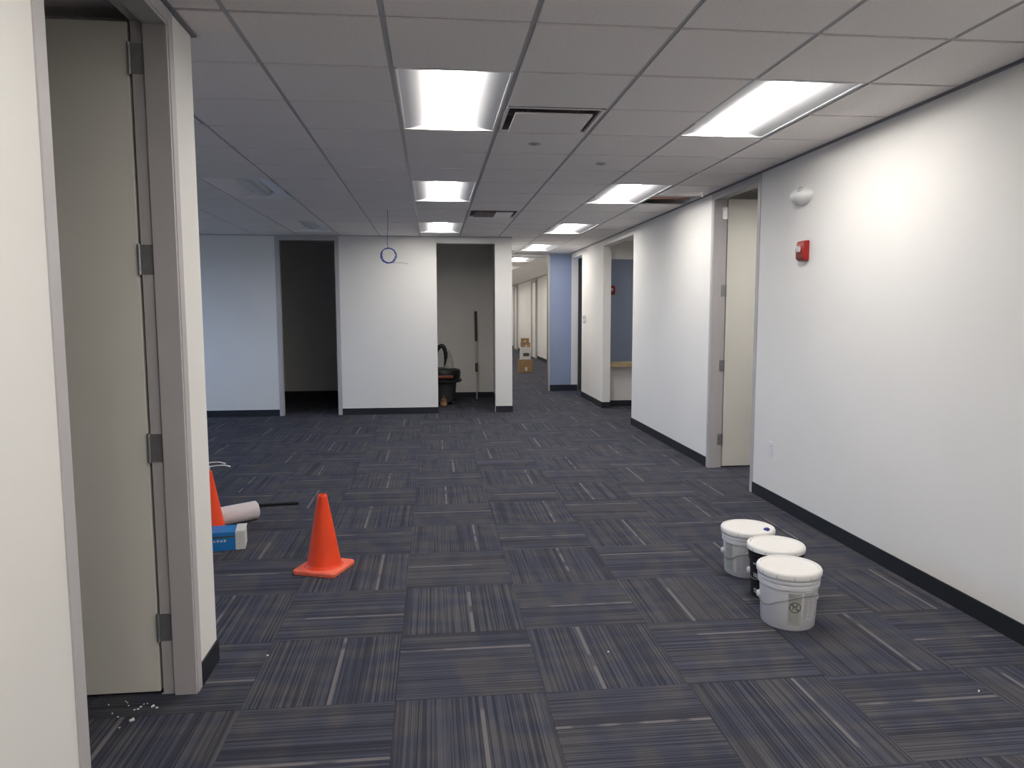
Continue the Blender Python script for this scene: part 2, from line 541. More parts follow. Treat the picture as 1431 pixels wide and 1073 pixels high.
# accent yarns read off the photograph (pixels): each falls on one tile and fixes where its pale line runs
ACC = [(678, 1025), (470, 943), (658, 853), (651, 906), (482, 862), (455, 1065), (320, 952), (531, 801), (639, 790), (316, 850),
       (360, 802), (758, 848), (783, 1019), (793, 794), (805, 845), (941, 832), (826, 920), (997, 885), (875, 1011), (1151, 993),
       (1253, 818), (1228, 893), (1330, 891), (1297, 978), (1406, 944), (974, 708), (967, 730), (933, 771), (1156, 762), (1011, 702),
       (664, 751), (558, 746), (766, 713), (623, 691), (603, 716), (761, 749), (883, 741), (870, 774), (842, 704), (817, 683), (737, 663),
       (802, 658), (795, 644), (885, 661), (857, 628), (683, 632), (633, 648), (618, 619), (544, 669), (560, 687), (749, 616), (732, 595),
       (608, 668), (407, 638), (464, 623), (451, 654), (343, 679), (514, 724), (436, 700), (529, 746), (532, 688), (375, 762), (432, 611),
       (542, 635), (399, 727), (453, 671)]
accent = {}
for p in ACC:
    w = floor_at(*p)
    i, j = math.floor((w.x-KX0)/CT), math.floor((w.y-KY0)/CT)
    fx, fy = (w.x-KX0)/CT-i, (w.y-KY0)/CT-j
    accent[(i, j)] = fx if (i+j) % 2 else 1-fy      # stripes along Y when i+j is odd
tme = tile_mesh()
rest = []
zones = [(XL, XR, YB, YF), (XW, XL, YL, YF), (CL0-0.8, XE-TH, YF+TH, 13.6), (XE, XR, YF, YBLUE), (XR, 5.0, AL0, 12.0), (XR, 4.6, 4.5, 9.87),
         (-4.87, -0.88, YF+TH, 14.2), (XL-2.5, XL-TH, 1.0, YL-TH), (XE, XC, YBLUE, YEND), (FD0, FD1, YF, YF+TH), (CL0, CL1, YF, YF+TH), (XL-TH, XL, LD0, LD1), (XR, 5.0, 13.83, YBLUE)]
nt_ = 0
cells = []
for i in range(-10, 11):
    for j in range(-12, 68):
        cx, cy = KX0+(i+0.5)*CT, KY0+(j+0.5)*CT
        if any(cx+CT/2 > a and cx-CT/2 < b and cy+CT/2 > c and cy-CT/2 < d for a, b, c, d in zones):
            cells.append((cy, i, j, cx))
cells.sort()
for cy, i, j, cx in cells:
    random.seed(i*131+j*17+5)
    acc = accent.get((i, j), random.choice((random.uniform(0.25, 0.45), random.uniform(0.55, 0.8))))
    tint = (acc, random.random(), random.random(), 1)
    hid = (cx < XL-0.6 and cy < YL-0.4) or (cx < -1.3 and cy < 4.5) or cx > XR+0.6
    along_y = (i+j) % 2 == 1
    if nt_ < 290 and cy < 13.0 and not hid and in_view((cx, cy, 0), 130) and cy > 1.6:
        o = bpy.data.objects.new('carpet_tile', tme)
        COL.objects.link(o)
        o.location = (cx, cy, 0)
        o.rotation_euler = (0, 0, -R(90) if along_y else 0)
        # local v: along_y -> +X world ; otherwise +Y world (accent stored accordingly)
        o.color = tint if along_y else (1-acc, *tint[1:])
        if along_y:
            o.rotation_euler = (0, 0, -R(90))
        o.parent = floor
        nt_ += 1
    else:
        rest.append((cx, cy, along_y, tint))
bm = bmesh.new()
uvl = bm.loops.layers.uv.new('UVMap')
cl = bm.loops.layers.float_color.new('tint')
h = CT/2-0.0007
for cx, cy, ay, tint in rest:
    vs = [bm.verts.new((cx+a*h, cy+b*h, -0.0002)) for a, b in ((-1, -1), (1, -1), (1, 1), (-1, 1))]
    f = bm.faces.new(vs)
    for l in f.loops:
        dx, dy = l.vert.co.x-cx, l.vert.co.y-cy
        l[uvl].uv = (dy, dx) if ay else (dx, dy)
        l[cl] = tint
far = obj('carpet_tiles', bm, 'carpet_far', floor)
far['kind'] = 'stuff'

# ------------------------------------------------------------------ ceiling
ceiling = bpy.data.objects.new('ceiling', None)
COL.objects.link(ceiling)
struct(ceiling, 'suspended ceiling of grey mineral tiles in a metal grid', 'ceiling')
FLANGE = CEIL+0.007
lights_on = [(c, r) for c in (0, 3) for r in (-10, -5, 0, 5, 10)] + [(3, r) for r in (15, 20, 25, 30, 35, 40, 45, 50)]
lights_off = [(-3, 0), (-3, 5), (-3, 10)]
taken = set()
for c, r in lights_on+lights_off:
    taken |= {(c, r), (c, r+1)}
taken |= {(1, 1), (1, 8), (4, 6)}
regions = [(XL, XR, YB, YF), (XW, XL, YL, YF), (XE, XR, YF, YBLUE), (XE, XC, YBLUE+TH, YEND)]
cache = {}
rest = []
gap = 0.013
nct = 0
for (a, b, c0, d) in regions:
    for i in range(-12, 8):
        for j in range(-16, 68):
            if (i, j) in taken:
                continue
            x0, x1 = GX0+i*T+gap, GX0+(i+1)*T-gap
            y0, y1 = GY0+j*T+gap, GY0+(j+1)*T-gap
            if a == XL and x0 < XL < x1 and y1 > YL:
                x0 = x0            # one tile spans where the two zones meet
            else:
                x0, x1 = max(x0, a), min(x1, b)
            if b == XL:
                x1 = min(x1, XL)
                if GX0+i*T < XL < GX0+(i+1)*T:
                    continue
            y0, y1 = max(y0, c0), min(y1, d)
            if x1-x0 < 0.03 or y1-y0 < 0.03:
                continue
            cx, cy = (x0+x1)/2, (y0+y1)/2
            vis = in_view((cx, cy, CEIL), 170) and cy < YF and not (cx < XL and cy < YL) and cx > -4.2
            if not vis or nct >= 295:
                rest.append((x0, x1, y0, y1))
                continue
            key = (round(x1-x0, 3), round(y1-y0, 3))
            if key not in cache:
                bm = bmesh.new()
                add_box(bm, -(x1-x0)/2, (x1-x0)/2, -(y1-y0)/2, (y1-y0)/2, 0, 0.016)
                o = obj('ceiling_tile', bm, 'tile_board', ceiling)
                cache[key] = o.data
            else:
                o = bpy.data.objects.new('ceiling_tile', cache[key])
                COL.objects.link(o)
                o.parent = ceiling
            random.seed(i*77+j)
            o.location = (cx, cy, CEIL+random.uniform(-0.0008, 0.0008))
            nct += 1
bm = bmesh.new()
for x0, x1, y0, y1 in rest:
    add_box(bm, x0, x1, y0, y1, CEIL, CEIL+0.016)
o = obj('ceiling_tiles', bm, 'tile_board', ceiling)
o['kind'] = 'stuff'
# metal grid: one object for each long tee and each row of cross tees
fl = 0.0119
for i in range(-8, 7):
    x = GX0+i*T
    segs = []
    if XL < x < XR:
        segs.append((YB, YBLUE if x > XE else YF))
    elif XW < x < XL:
        segs.append((YL, YF))
    if XE < x < XC:
        segs.append((YBLUE+TH, YEND))
    if segs:
        boxes('main_tee', [(x-fl, x+fl, y0, y1, FLANGE, FLANGE+0.003) for y0, y1 in segs], 'tee_metal', ceiling)
for j in range(-13, 67):
    y = GY0+j*T
    if y < YL:
        x0, x1 = XL, XR
    elif y < YF:
        x0, x1 = XW, XR
    elif y < YBLUE:
        x0, x1 = XE, XR
    else:
        x0, x1 = XE, XC
    # the cross tees stop at the fixtures they would run through
    xs, cuts = x0, sorted(GX0+c*T for c, r in lights_on+lights_off if r+1 == j)
    segs = []
    for cx in cuts:
        if cx > xs and cx < x1:
            segs.append((xs, cx))
            xs = cx+T
    if x1 > xs:
        segs.append((xs, x1))
    if y < YEND:
        boxes('cross_tee', [(a, b, y-fl, y+fl, FLANGE+0.0005, FLANGE+0.0035) for a, b in segs], 'tee_metal', ceiling)


def troffer(lit):
    root = thing('ceiling_light', 'x', 'ceiling light')
    W, LN = T/2-0.0125, T-0.0125
    prof = [(-W, 0.0), (-W+0.012, 0.0)]
    for k in range(9):
        a = k/8*math.pi/2
        prof.append((-W+0.012+(W-0.012-0.090)*(0.8*math.sin(a)+0.2*(1-math.cos(a))), 0.004+0.072*(0.8*(1-math.cos(a))+0.2*math.sin(a))))
    half = prof
    prof = half+[(-x, z) for x, z in reversed(half)]
    bm = bmesh.new()
    A = [bm.verts.new((x, -LN, z)) for x, z in prof]
    B = [bm.verts.new((x, LN, z)) for x, z in prof]
    n = len(prof)
    for k in range(n-1):
        if k == len(half)-1:
            continue
        bm.faces.new((A[k], A[k+1], B[k+1], B[k]))
    obj('reflector', bm, 'fixture_white', root, smooth=True)
    for y in (-LN, LN):
        s = 1 if y > 0 else -1
        bm = bmesh.new()
        lo = [bm.verts.new((x, y-s*0.012, 0.0)) for x, z in prof]
        hi = [bm.verts.new((x, y-s*0.006, z+0.004)) for x, z in prof]
        for k in range(n-1):
            bm.faces.new((lo[k], lo[k+1], hi[k+1], hi[k]))
        obj('end_plate', bm, 'fixture_white', root)
    # lens: shallow bowl between the wings
    bm = bmesh.new()
    m = 16
    A, B = [], []
    for k in range(m+1):
        x = -0.088+0.176*k/m
        z = 0.078-0.050*math.sin(math.pi*k/m)**0.5
        A.append(bm.verts.new((x, -LN+0.013, z)))
        B.append(bm.verts.new((x, LN-0.013, z)))
    for k in range(m):
        bm.faces.new((A[k], A[k+1], B[k+1], B[k]))
    bm.faces.new(A)
    bm.faces.new(list(reversed(B)))
    obj('lens', bm, 'lens_lit' if lit else 'lens_dark', root, smooth=True)
    # housing above keeps the light in
    bm = bmesh.new()
    add_box(bm, -W, W, -LN, LN, 0.082, 0.10)
    obj('housing', bm, 'fixture_white', root)
    if not lit:
        bm = bmesh.new()
        add_box(bm, -0.002, 0.002, -LN+0.02, LN-0.02, 0.050, 0.056)
        obj('lens_seam', bm, 'fixture_white', root)
    return root


proto_on, proto_off = troffer(True), troffer(False)
names_row = {(0, 0): 'lit ceiling fixture next to the large square air diffuser', (0, 5): 'lit ceiling fixture nearest the hanging blue cable coil',
             (0, 10): 'lit ceiling fixture right against the far wall above the closet', (3, 0): 'lit ceiling fixture near the white oval wall device',
             (3, 5): 'lit ceiling fixture beside the missing ceiling tile', (3, 10): 'lit ceiling fixture outside the wood counter recess',
             (3, 15): 'lit ceiling fixture in front of the blue wall'}
for lst, proto in ((lights_on, proto_on), (lights_off, proto_off)):
    for k, (c, r) in enumerate(lst):
        o = proto if k == 0 else copy_tree(proto)
        o.location = (GX0+(c+0.5)*T, GY0+(r+1)*T, FLANGE-0.004)
        if proto is proto_on:
            lab = names_row.get((c, r))
            if lab is None:
                lab = ({20: 'lit ceiling fixture just past the thin metal corridor frame', 25: 'lit ceiling fixture above the stacked boxes in the corridor', 30: 'lit ceiling fixture next beyond the stacked boxes in the corridor'}.get(r, 'lit ceiling fixture deep in the distant corridor')) if r > 15 else 'lit ceiling fixture over the entrance end of the room'
            tag(o, lab, 'ceiling light', 'lit recessed ceiling fixtures')
        else:
            tag(o, {0: 'unlit ceiling fixture over the left office corner', 5: 'unlit ceiling fixture in the middle of the daylit bay',
                    10: 'unlit ceiling fixture above the dark framed doorway'}[r], 'ceiling light', 'unlit recessed ceiling fixtures')


o = copy_tree(proto_on)
o.location = (3.50, 5.85, CEIL+0.03-0.102)  # unseen fixture added to brighten the cream door leaf
tag(o, 'unseen added fixture brightening the cream door from inside the right office', 'ceiling light', 'lit recessed ceiling fixtures')


o = copy_tree(proto_on)
o.location = (5.5, 12.66, CEIL-0.102)  # unseen fixture added to lift the blue wall behind the counter
tag(o, 'unseen added fixture brightening the blue wall behind the wood counter', 'ceiling light', 'lit recessed ceiling fixtures')


def cell(i, j):
    return GX0+(i+0.5)*T, GY0+(j+0.5)*T


def diffuser(i, j, label, half_lit):
    cx, cy = cell(i, j)
    t = thing('air_diffuser', label, 'air vent', (cx, cy, CEIL))
    h = T/2-0.013
    inn = 0.268
    # outer frame ring, sloping up to a dark throat
    bm = bmesh.new()
    rings = []
    for s, z in ((h, 0.002), (inn+0.006, 0.000), (inn, 0.02), (inn, 0.11)):
        rings.append([bm.verts.new((a*s, b*s, z)) for a, b in ((-1, -1), (1, -1), (1, 1), (-1, 1))])
    for a, b in zip(rings[:2], rings[1:3]):
        for k in range(4):
            bm.faces.new((a[k], a[(k+1) % 4], b[(k+1) % 4], b[k]))
    obj('rim', bm, 'tile_board', t)
    bm = bmesh.new()
    add_box(bm, -inn-0.02, inn+0.02, -inn-0.02, inn+0.02, 0.10, 0.11)
    for a, b, c, d in ((-inn-0.01, -inn, -inn, inn), (inn, inn+0.01, -inn, inn), (-inn, inn, -inn-0.01, -inn), (-inn, inn, inn, inn+0.01)):
        add_box(bm, a, b, c, d, 0.012, 0.10)
    obj('throat', bm, 'throat_grey', t)
    bm = bmesh.new()
    if half_lit:  # lit and shaded halves of the plaque painted as two colours
        add_box(bm, 0.02, 0.222, -0.215, 0.222, -0.014, -0.004)
        obj('plaque', bm, 'fixture_white', t)
        bm = bmesh.new()
        add_box(bm, -0.222, 0.02, -0.215, 0.222, -0.010, -0.005)
        obj('shaded_half', bm, 'plaque_shade', t)
    else:
        add_box(bm, -0.232, 0.228, -0.215, 0.23, -0.014, -0.004)
        obj('plaque', bm, 'tile_board', t)
    for a in (-1, 1):
        for b in (-1, 1):
            bm = bmesh.new()
            add_box(bm, a*0.15-0.004, a*0.15+0.004, b*0.15-0.004, b*0.15+0.004, -0.006, 0.10)
            obj('hanger', bm, 'tee_metal', t)
    return t


diffuser(1, 1, 'large square air diffuser with grey plaque beside the lit fixture', False)
diffuser(1, 8, 'air diffuser with its plaque painted half lit and half shaded', True)

# missing tile: the plenum shows pipes
x0, x1 = GX0+4*T, XR
y0 = GY0+6*T
t = thing('plenum_pipe', 'brown pipe above the missing ceiling tile', 'pipe', ((x0+x1)/2, y0+0.44, 2.838))
bm = bmesh.new()
add_tube(bm, [(-0.24, 0, 0), (0, 0, 0), (0.25, 0, 0)], 0.050, 14)
obj('pipe_run', bm, 'duct_brown', t, smooth=True)
bm = bmesh.new()
add_tube(bm, [(-0.05, 0, 0.512), (-0.05, 0, 0.045)], 0.008, 6)
obj('pipe_hanger', bm, 'duct_grey', t)
bm = bmesh.new()
add_tube(bm, [((x0+x1)/2-0.24, y0+0.27, 2.806), ((x0+x1)/2+0.25, y0+0.27, 2.806)], 0.022, 12)
for xx in (-0.15, 0.1):
    add_tube(bm, [((x0+x1)/2+xx, y0+0.27, 2.806), ((x0+x1)/2+xx, y0+0.27, TOP)], 0.006, 6)
tag(obj('conduit', bm, 'duct_grey', smooth=True), 'pale conduit above the missing ceiling tile', 'pipe')


def sprinkler(name, x, y, label, pendant=False):
    t = thing(name, label, 'sprinkler', (x, y, CEIL))
    bm = bmesh.new()
    add_lathe(bm, [(0.040, 0.002), (0.042, -0.004), (0.030, -0.008)], 24)
    obj('cover_plate', bm, 'tee_metal', t, smooth=True)
    bm = bmesh.new()
    add_lathe(bm, [(0.016, -0.0075), (0.014, -0.0105), (0.008, -0.012)], 16)
    if pendant:
        add_lathe(bm, [(0.010, -0.010), (0.010, -0.027)], 16)
        add_lathe(bm, [(0.008, -0.027), (0.008, -0.05), (0.022, -0.052), (0.022, -0.055)], 16)
    obj('deflector', bm, 'steel', t, smooth=True)


sprinkler('sprinkler_head', 0.72, 5.20, 'small round sprinkler head near the large air diffuser')
sprinkler('sprinkler_head', 1.34, 5.83, 'small round sprinkler head between the two rows of lit fixtures')
sprinkler('sprinkler_head', 1.55, 14.1, 'pendant sprinkler head in front of the corridor opening', True)


# ------------------------------------------------------------------ doors
def door(n, loc, rz, w, hinge_far, label, th=TH):
    """local x along the opening 0..w, y=0 is the face of the wall on the big room's side, +y into the side room"""
    root = bpy.data.objects.new('door_%d' % n, None)
    COL.objects.link(root)
    root.location = loc
    root.rotation_euler = (0, 0, rz)
    struct(root, label, 'door')
    fx = (lambda x: x) if hinge_far else (lambda x: w-x)

    def bx(name, x0, x1, y0, y1, z0, z1, m, par=root, bev=0.0):
        bm = bmesh.new()
        a, b = sorted((fx(x0), fx(x1)))
        add_box(bm, a, b, y0, y1, z0, z1)
        return obj(name, bm, m, par, bevel=bev)
    y0, y1 = -PX, th+PX
    bx('jamb', -FW, 0, y0, y1, 0, OPEN_H+FW, 'frame_grey', bev=0.002)
    hj = bx('jamb', w, w+FW, y0, y1, 0, OPEN_H+FW, 'frame_grey', bev=0.002)
    bx('head', 0, w, y0, y1, OPEN_H, OPEN_H+FW, 'frame_grey', bev=0.002)
    bx('stop', 0, 0.014, y0+0.004, y1-0.050, 0, OPEN_H, 'frame_grey', bev=0.0015)
    bx('stop', w-0.014, w, y0+0.004, y1-0.050, 0, OPEN_H, 'frame_grey', bev=0.0015)
    bx('stop', 0.014, w-0.014, y0+0.004, y1-0.050, OPEN_H-0.014, OPEN_H, 'frame_grey', bev=0.0015)
    # leaf standing open into the side room
    ly = y1+0.012
    leaf = bx('door_leaf', w+0.004, w+0.048, ly, ly+w-0.01, 0.012, OPEN_H-0.002, 'door_leaf', bev=0.002)
    for side, xx in ((-1, w+0.004), (1, w+0.048)):
        bm = bmesh.new()
        hy = ly+w-0.08
        add_tube(bm, [(fx(xx), hy, 1.0), (fx(xx+side*0.05), hy, 1.0), (fx(xx+side*0.055), hy-0.02, 1.0), (fx(xx+side*0.055), hy-0.12, 1.0)], 0.010, 10)
        obj('door_handle', bm, 'steel', leaf, smooth=True)
    for z in (2.55, 1.79, 1.04, 0.29):
        hg = bx('hinge', w-0.0035, w+0.0005, y1-0.046, y1-0.001, z-0.057, z+0.057, 'steel')
        bx('hinge_leaf', w+0.006, w+0.042, ly-0.0035, ly+0.0005, z-0.057, z+0.057, 'steel', hg)
        bm = bmesh.new()
        add_tube(bm, [(fx(w-0.004), y1+0.006, z-0.06), (fx(w-0.004), y1+0.006, z+0.06)], 0.0065, 10)
        obj('knuckle', bm, 'steel', hg, smooth=True)
    return root


door(1, (XL, LD0, 0), R(90), LD1-LD0, True, 'grey framed doorway with an open door leaf above the plaster chips')
door(2, (XR, RD1, 0), R(-90), RD1-RD0, False, 'grey framed doorway with a cream door leaf beside the red alarm')
door(3, (FD0, YF, 0), 0, FD1-FD0, True, 'grey framed doorway into the dark back room')

# aluminium frame of the corridor opening
fr = bpy.data.objects.new('door_4', None)
COL.objects.link(fr)
struct(fr, 'thin metal frame around the corridor opening beside the blue wall', 'door')
boxes('jamb', [(2.292, 2.335, YBLUE-0.02, YBLUE+TH+0.01, 0, CEIL-0.03)], 'alu', fr, 0.003)
boxes('jamb', [(XE, XE+0.04, YBLUE-0.02, YBLUE+TH+0.01, 0, CEIL-0.03)], 'alu', fr, 0.003)
boxes('head', [(XE+0.04, 2.292, YBLUE-0.02, YBLUE+TH+0.01, CEIL-0.075, CEIL-0.03)], 'alu', fr, 0.003)
boxes('gasket', [(2.284, 2.292, YBLUE+0.03, YBLUE+0.06, 0, CEIL-0.075)], 'black_plastic', fr)

# frames in the distant corridor
for k, (ya, yb) in enumerate(((24.9, 26.0), (30.6, 31.7), (36.0, 37.1))):
    d = bpy.data.objects.new('door_%d' % (5+k), None)
    COL.objects.link(d)
    d.location = (XC, ya, 0)
    struct(d, ('first', 'second', 'third')[k]+' grey door frame along the distant corridor wall beyond the boxes', 'door')
    w = yb-ya
    boxes('jamb', [(-0.07, 0.0, -0.05, 0.03, 0, 2.70)], 'frame_grey', d)
    boxes('jamb', [(-0.07, 0.0, w-0.03, w+0.05, 0, 2.70)], 'frame_grey', d)
    boxes('head', [(-0.07, 0.0, 0.03, w-0.03, 2.62, 2.70)], 'frame_grey', d)
    boxes('door_leaf', [(-0.02, 0.0, 0.03, w-0.03, 0.01, 2.62)], 'door_leaf', d)

# dark leaf added as painted shade inside the narrow doorway beside the blue wall
d = bpy.data.objects.new('door_8', None)
COL.objects.link(d)
d.location = (XR+TH, YBLUE-0.06, 0)
struct(d, 'added dark leaf standing for shade in the narrow doorway beside the blue wall', 'door')
boxes('door_leaf', [(0.004, 0.9, 0.0, 0.045, 0.012, 2.66)], 'shade_dark', d, 0.002)
bm = bmesh.new()
add_tube(bm, [(0.82, 0.0, 1.0), (0.82, -0.05, 1.0), (0.80, -0.055, 1.0), (0.70, -0.055, 1.0)], 0.010, 10)
obj('door_handle', bm, 'steel', d, smooth=True)

# ------------------------------------------------------------------ counter
t = thing('counter', 'wood edged counter top in front of the shaded blue wall', 'counter', (XR+TH, 11.86, 0.0))
boxes('counter_top', [(0.0, 2.9, 0.0, 0.62, 0.70, 0.725)], 'counter_wood', t, 0.002)
boxes('front_edge', [(0.0, 2.9, -0.012, 0.0, 0.672, 0.725)], 'counter_wood', t, 0.002)


# ------------------------------------------------------------------ wall devices
def plate(name, label, loc, rz, w, h, cat, duplex=True, m='white_plastic', group=None):
    t = thing(name, label, cat, loc, rz, group)      # local +y = out of the wall
    bm = bmesh.new()
    add_box(bm, -w/2, w/2, 0, 0.006, -h/2, h/2)
    obj('cover_plate', bm, m, t, bevel=0.002)
    for s in ((-1, 1) if duplex else (0,)):
        bm = bmesh.new()
        add_box(bm, -0.016, 0.016, 0.006, 0.009, s*0.021-0.014, s*0.021+0.014)
        r = obj('receptacle' if duplex else 'rocker', bm, 'fixture_white', t, bevel=0.002)
        if duplex:
            bm = bmesh.new()
            for k in (-1, 1):
                add_box(bm, k*0.006-0.0012, k*0.006+0.0012, 0.0088, 0.0095, s*0.021-0.004, s*0.021+0.006)
            obj('slot', bm, 'dark_void', r)
    return t


plate('wall_outlet', 'white duplex outlet on the right wall below the red alarm', (XR, 5.715, 0.45), R(90), 0.075, 0.118, 'outlet')
plate('wall_outlet', 'white duplex outlet low on the far wall by the left office corner', (-3.50, YF, 0.42), R(180), 0.075, 0.118, 'outlet')
plate('wall_outlet', 'outlet on the back wall of the dark room', (-1.98, 14.2, 0.42), R(180), 0.115, 0.118, 'outlet')
plate('light_switch', 'cream switch plate on the back wall of the dark room', (-1.84, 14.2, 0.74), R(180), 0.07, 0.09, 'switch', False, 'box_white')

t = thing('thermostat', 'small white thermostat with grey sensor beside the dark doorway', 'thermostat', (XR, 13.2, 1.47), R(90))
bm = bmesh.new()
add_box(bm, -0.055, 0.055, 0, 0.025, -0.06, 0.06)
obj('base', bm, 'white_plastic', t, bevel=0.008)
bm = bmesh.new()
add_box(bm, -0.03, 0.03, 0.025, 0.028, -0.005, 0.035)
obj('screen', bm, 'ink_soft', t)
bm = bmesh.new()
add_box(bm, 0.09-0.02, 0.09+0.09, 0, 0.02, -0.075, 0.045)
obj('sensor', bm, 'label_pale', t, bevel=0.004)

# oval emergency light
t = thing('oval_wall_device', 'white oval wall device mounted above the red alarm', 'wall device', (XR, 5.30, 2.44), R(90))
bm = bmesh.new()
prof = []
bmesh.ops.create_uvsphere(bm, u_segments=28, v_segments=16, radius=1)
for v in bm.verts:
    x, y, z = v.co
    k = 1.0 if z < 0 else 0.92
    v.co = (x*0.125, max(0.0, y)*0.10+(0 if y > 0 else 0), z*0.068*k)
bmesh.ops.remove_doubles(bm, verts=bm.verts[:], dist=0.0005)
obj('shell', bm, 'white_plastic', t, smooth=True)
bm = bmesh.new()
add_lathe(bm, [(0.022, 0.0), (0.022, 0.012), (0.014, 0.016)], 18)
bmesh.ops.rotate(bm, verts=bm.verts[:], cent=(0, 0, 0), matrix=Matrix.Rotation(R(-55), 3, 'X'))
bmesh.ops.translate(bm, verts=bm.verts[:], vec=(-0.058, 0.064, 0.032))
obj('sensor_eye', bm, 'label_pale', t, smooth=True)
bm = bmesh.new()
add_lathe(bm, [(0.008, 0.0), (0.006, 0.003)], 12)
bmesh.ops.rotate(bm, verts=bm.verts[:], cent=(0, 0, 0), matrix=Matrix.Rotation(R(-55), 3, 'X'))
bmesh.ops.translate(bm, verts=bm.verts[:], vec=(-0.058, 0.077, 0.041))
obj('eye_dot', bm, 'ink_soft', t, smooth=True)


def alarm(label, loc, rz, s=1.0):
    t = thing('fire_alarm', label, 'fire alarm', loc, rz)
    bm = bmesh.new()
    # red body: rounded wedge, thicker at the bottom
    pts = [(0.0, -0.075), (0.030, -0.072), (0.050, -0.055), (0.052, 0.0), (0.044, 0.060), (0.036, 0.074), (0.0, 0.076)]
    w = 0.058
    A = [bm.verts.new((-w*s, y*s, z*s)) for y, z in pts]
    B = [bm.verts.new((w*s, y*s, z*s)) for y, z in pts]
    n = len(pts)
    for k in range(n):
        bm.faces.new((A[k], A[(k+1) % n], B[(k+1) % n], B[k]))
    bm.faces.new(A)
    bm.faces.new(list(reversed(B)))
    obj('body', bm, 'alarm_red', t, bevel=0.008*s, segs=3)
    bm = bmesh.new()
    add_box(bm, -0.022*s, 0.030*s, 0.044*s, 0.072*s, -0.012*s, 0.036*s)
    obj('strobe_lens', bm, 'strobe_clear', t, bevel=0.010*s, segs=3)
    bm = bmesh.new()
    for k in range(5):
        add_box(bm, -0.03*s, 0.03*s, 0.046*s, 0.0525*s, (-0.058+k*0.008)*s, (-0.055+k*0.008)*s)
    obj('grille', bm, 'ink', t)


alarm('red fire alarm with clear strobe on the long right wall', (XR, 5.255, 2.03), R(90))
alarm('red fire alarm on the shaded blue wall behind the counter', (3.27, 13.3, 1.98), R(180), 1.1)

# ------------------------------------------------------------------ blue coil of cable hanging from the ceiling
t = thing('cable_coil', 'blue cable coil hanging from the ceiling in front of the far wall', 'cable', (-0.50, 8.62, 2.235))
bm = bmesh.new()
pts = []
for k in range(181):
    a = k/180*2*math.pi*4.0+math.pi/2
    rr = 0.083+0.006*math.sin(k*0.37)
    pts.append((rr*math.cos(a)+0.006*math.sin(k*0.11), 0.010*math.sin(k*0.23), rr*math.sin(a)))
add_tube(bm, pts, 0.0038, 6)
obj('coil', bm, 'cable_blue', t, smooth=True)
bm = bmesh.new()
add_tube(bm, [(-0.004, 0, 0.085), (-0.012, 0, 0.16), (-0.002, 0, 0.30), (0.0, 0, 0.40), (0.0, 0, 0.525)], 0.003, 6)
obj('drop_cable', bm, 'cable_blue', t, smooth=True)
bm = bmesh.new()
add_tube(bm, [(0.03, 0, -0.083), (0.10, 0, -0.080), (0.17, 0, -0.082), (0.225, 0, -0.095)], 0.0028, 6)
obj('cable_end', bm, 'bag_grey', t, smooth=True)


# ------------------------------------------------------------------ traffic cones
def cone(label, loc, rz, group):
    t = thing('traffic_cone', label, 'traffic cone', loc, rz, group)
    h = 0.142
    bm = bmesh.new()
    rings = []
    for ins, z in ((0.004, 0.0), (0.0, 0.004), (0.0, 0.022), (0.006, 0.028), (0.03, 0.0285)):
        ring = []
        rc_ = 0.026
        for q, (sx, sy) in enumerate(((1, 1), (-1, 1), (-1, -1), (1, -1))):
            for k in range(6):
                an = q*math.pi/2+k/5*math.pi/2
                ring.append(bm.verts.new((sx*(h-rc_)+(rc_-min(ins, rc_-0.002))*math.cos(an)-sx*max(0, ins-rc_+0.002),
                                          sy*(h-rc_)+(rc_-min(ins, rc_-0.002))*math.sin(an)-sy*max(0, ins-rc_+0.002), z)))
        rings.append(ring)
    n = len(rings[0])
    for p, q in zip(rings, rings[1:]):
        for k in range(n):
            bm.faces.new((p[k], p[(k+1) % n], q[(k+1) % n], q[k]))
    bm.faces.new(list(reversed(rings[0])))
    bm.faces.new(rings[-1])
    obj('base', bm, 'cone_worn', t, smooth=True)
    bm = bmesh.new()
    add_lathe(bm, [(0.118, 0.028), (0.108, 0.036), (0.103, 0.050), (0.030, 0.455), (0.029, 0.466), (0.024, 0.471), (0.018, 0.470), (0.016, 0.455), (0.030, 0.36)], 40, cap=False)
    obj('body', bm, 'cone_orange', t, smooth=True)
    return t


cone('orange traffic cone standing alone on the open carpet', (-0.69, 4.50, 0), R(-21), 'orange traffic cones')
cone('orange traffic cone behind the blue carton', (-1.60, 5.29, 0), R(8), 'orange traffic cones')

# safety glasses on top of the second cone
t = thing('safety_glasses', 'clear safety glasses resting on the cone behind the blue carton', 'glasses', (-1.60, 5.29, 0.476), R(-60))
for s in (-1, 1):
    bm = bmesh.new()
    pts = []
    for k in range(9):
        a = k/8*math.pi
        pts.append((s*(0.008+0.055*(1-math.cos(a))/2*1.0), -0.012*math.cos(k/8*math.pi)*0.3))
    top = [bm.verts.new((x, 0.0+y, 0.040)) for x, y in pts]
    low = [bm.verts.new((x, 0.0+y-0.004, 0.004)) for x, y in pts]
    for a in range(8):
        bm.faces.new((top[a], top[a+1], low[a+1], low[a]))
    o = obj('eye_lens', bm, 'clear_film', t, smooth=True)
    sd = o.modifiers.new('thick', 'SOLIDIFY')
    sd.thickness = 0.002
    bm = bmesh.new()
    add_tube(bm, [(s*0.064, 0, 0.036), (s*0.070, 0.05, 0.038), (s*0.068, 0.10, 0.034), (s*0.062, 0.14, 0.018)], [0.004, 0.0035, 0.0035, 0.005], 8)
    obj('temple', bm, 'chalk', t, smooth=True)
bm = bmesh.new()
add_tube(bm, [(-0.064, 0, 0.038), (0, -0.006, 0.042), (0.064, 0, 0.038)], 0.0035, 8)
obj('brow_bar', bm, 'chalk', t, smooth=True)
bm = bmesh.new()
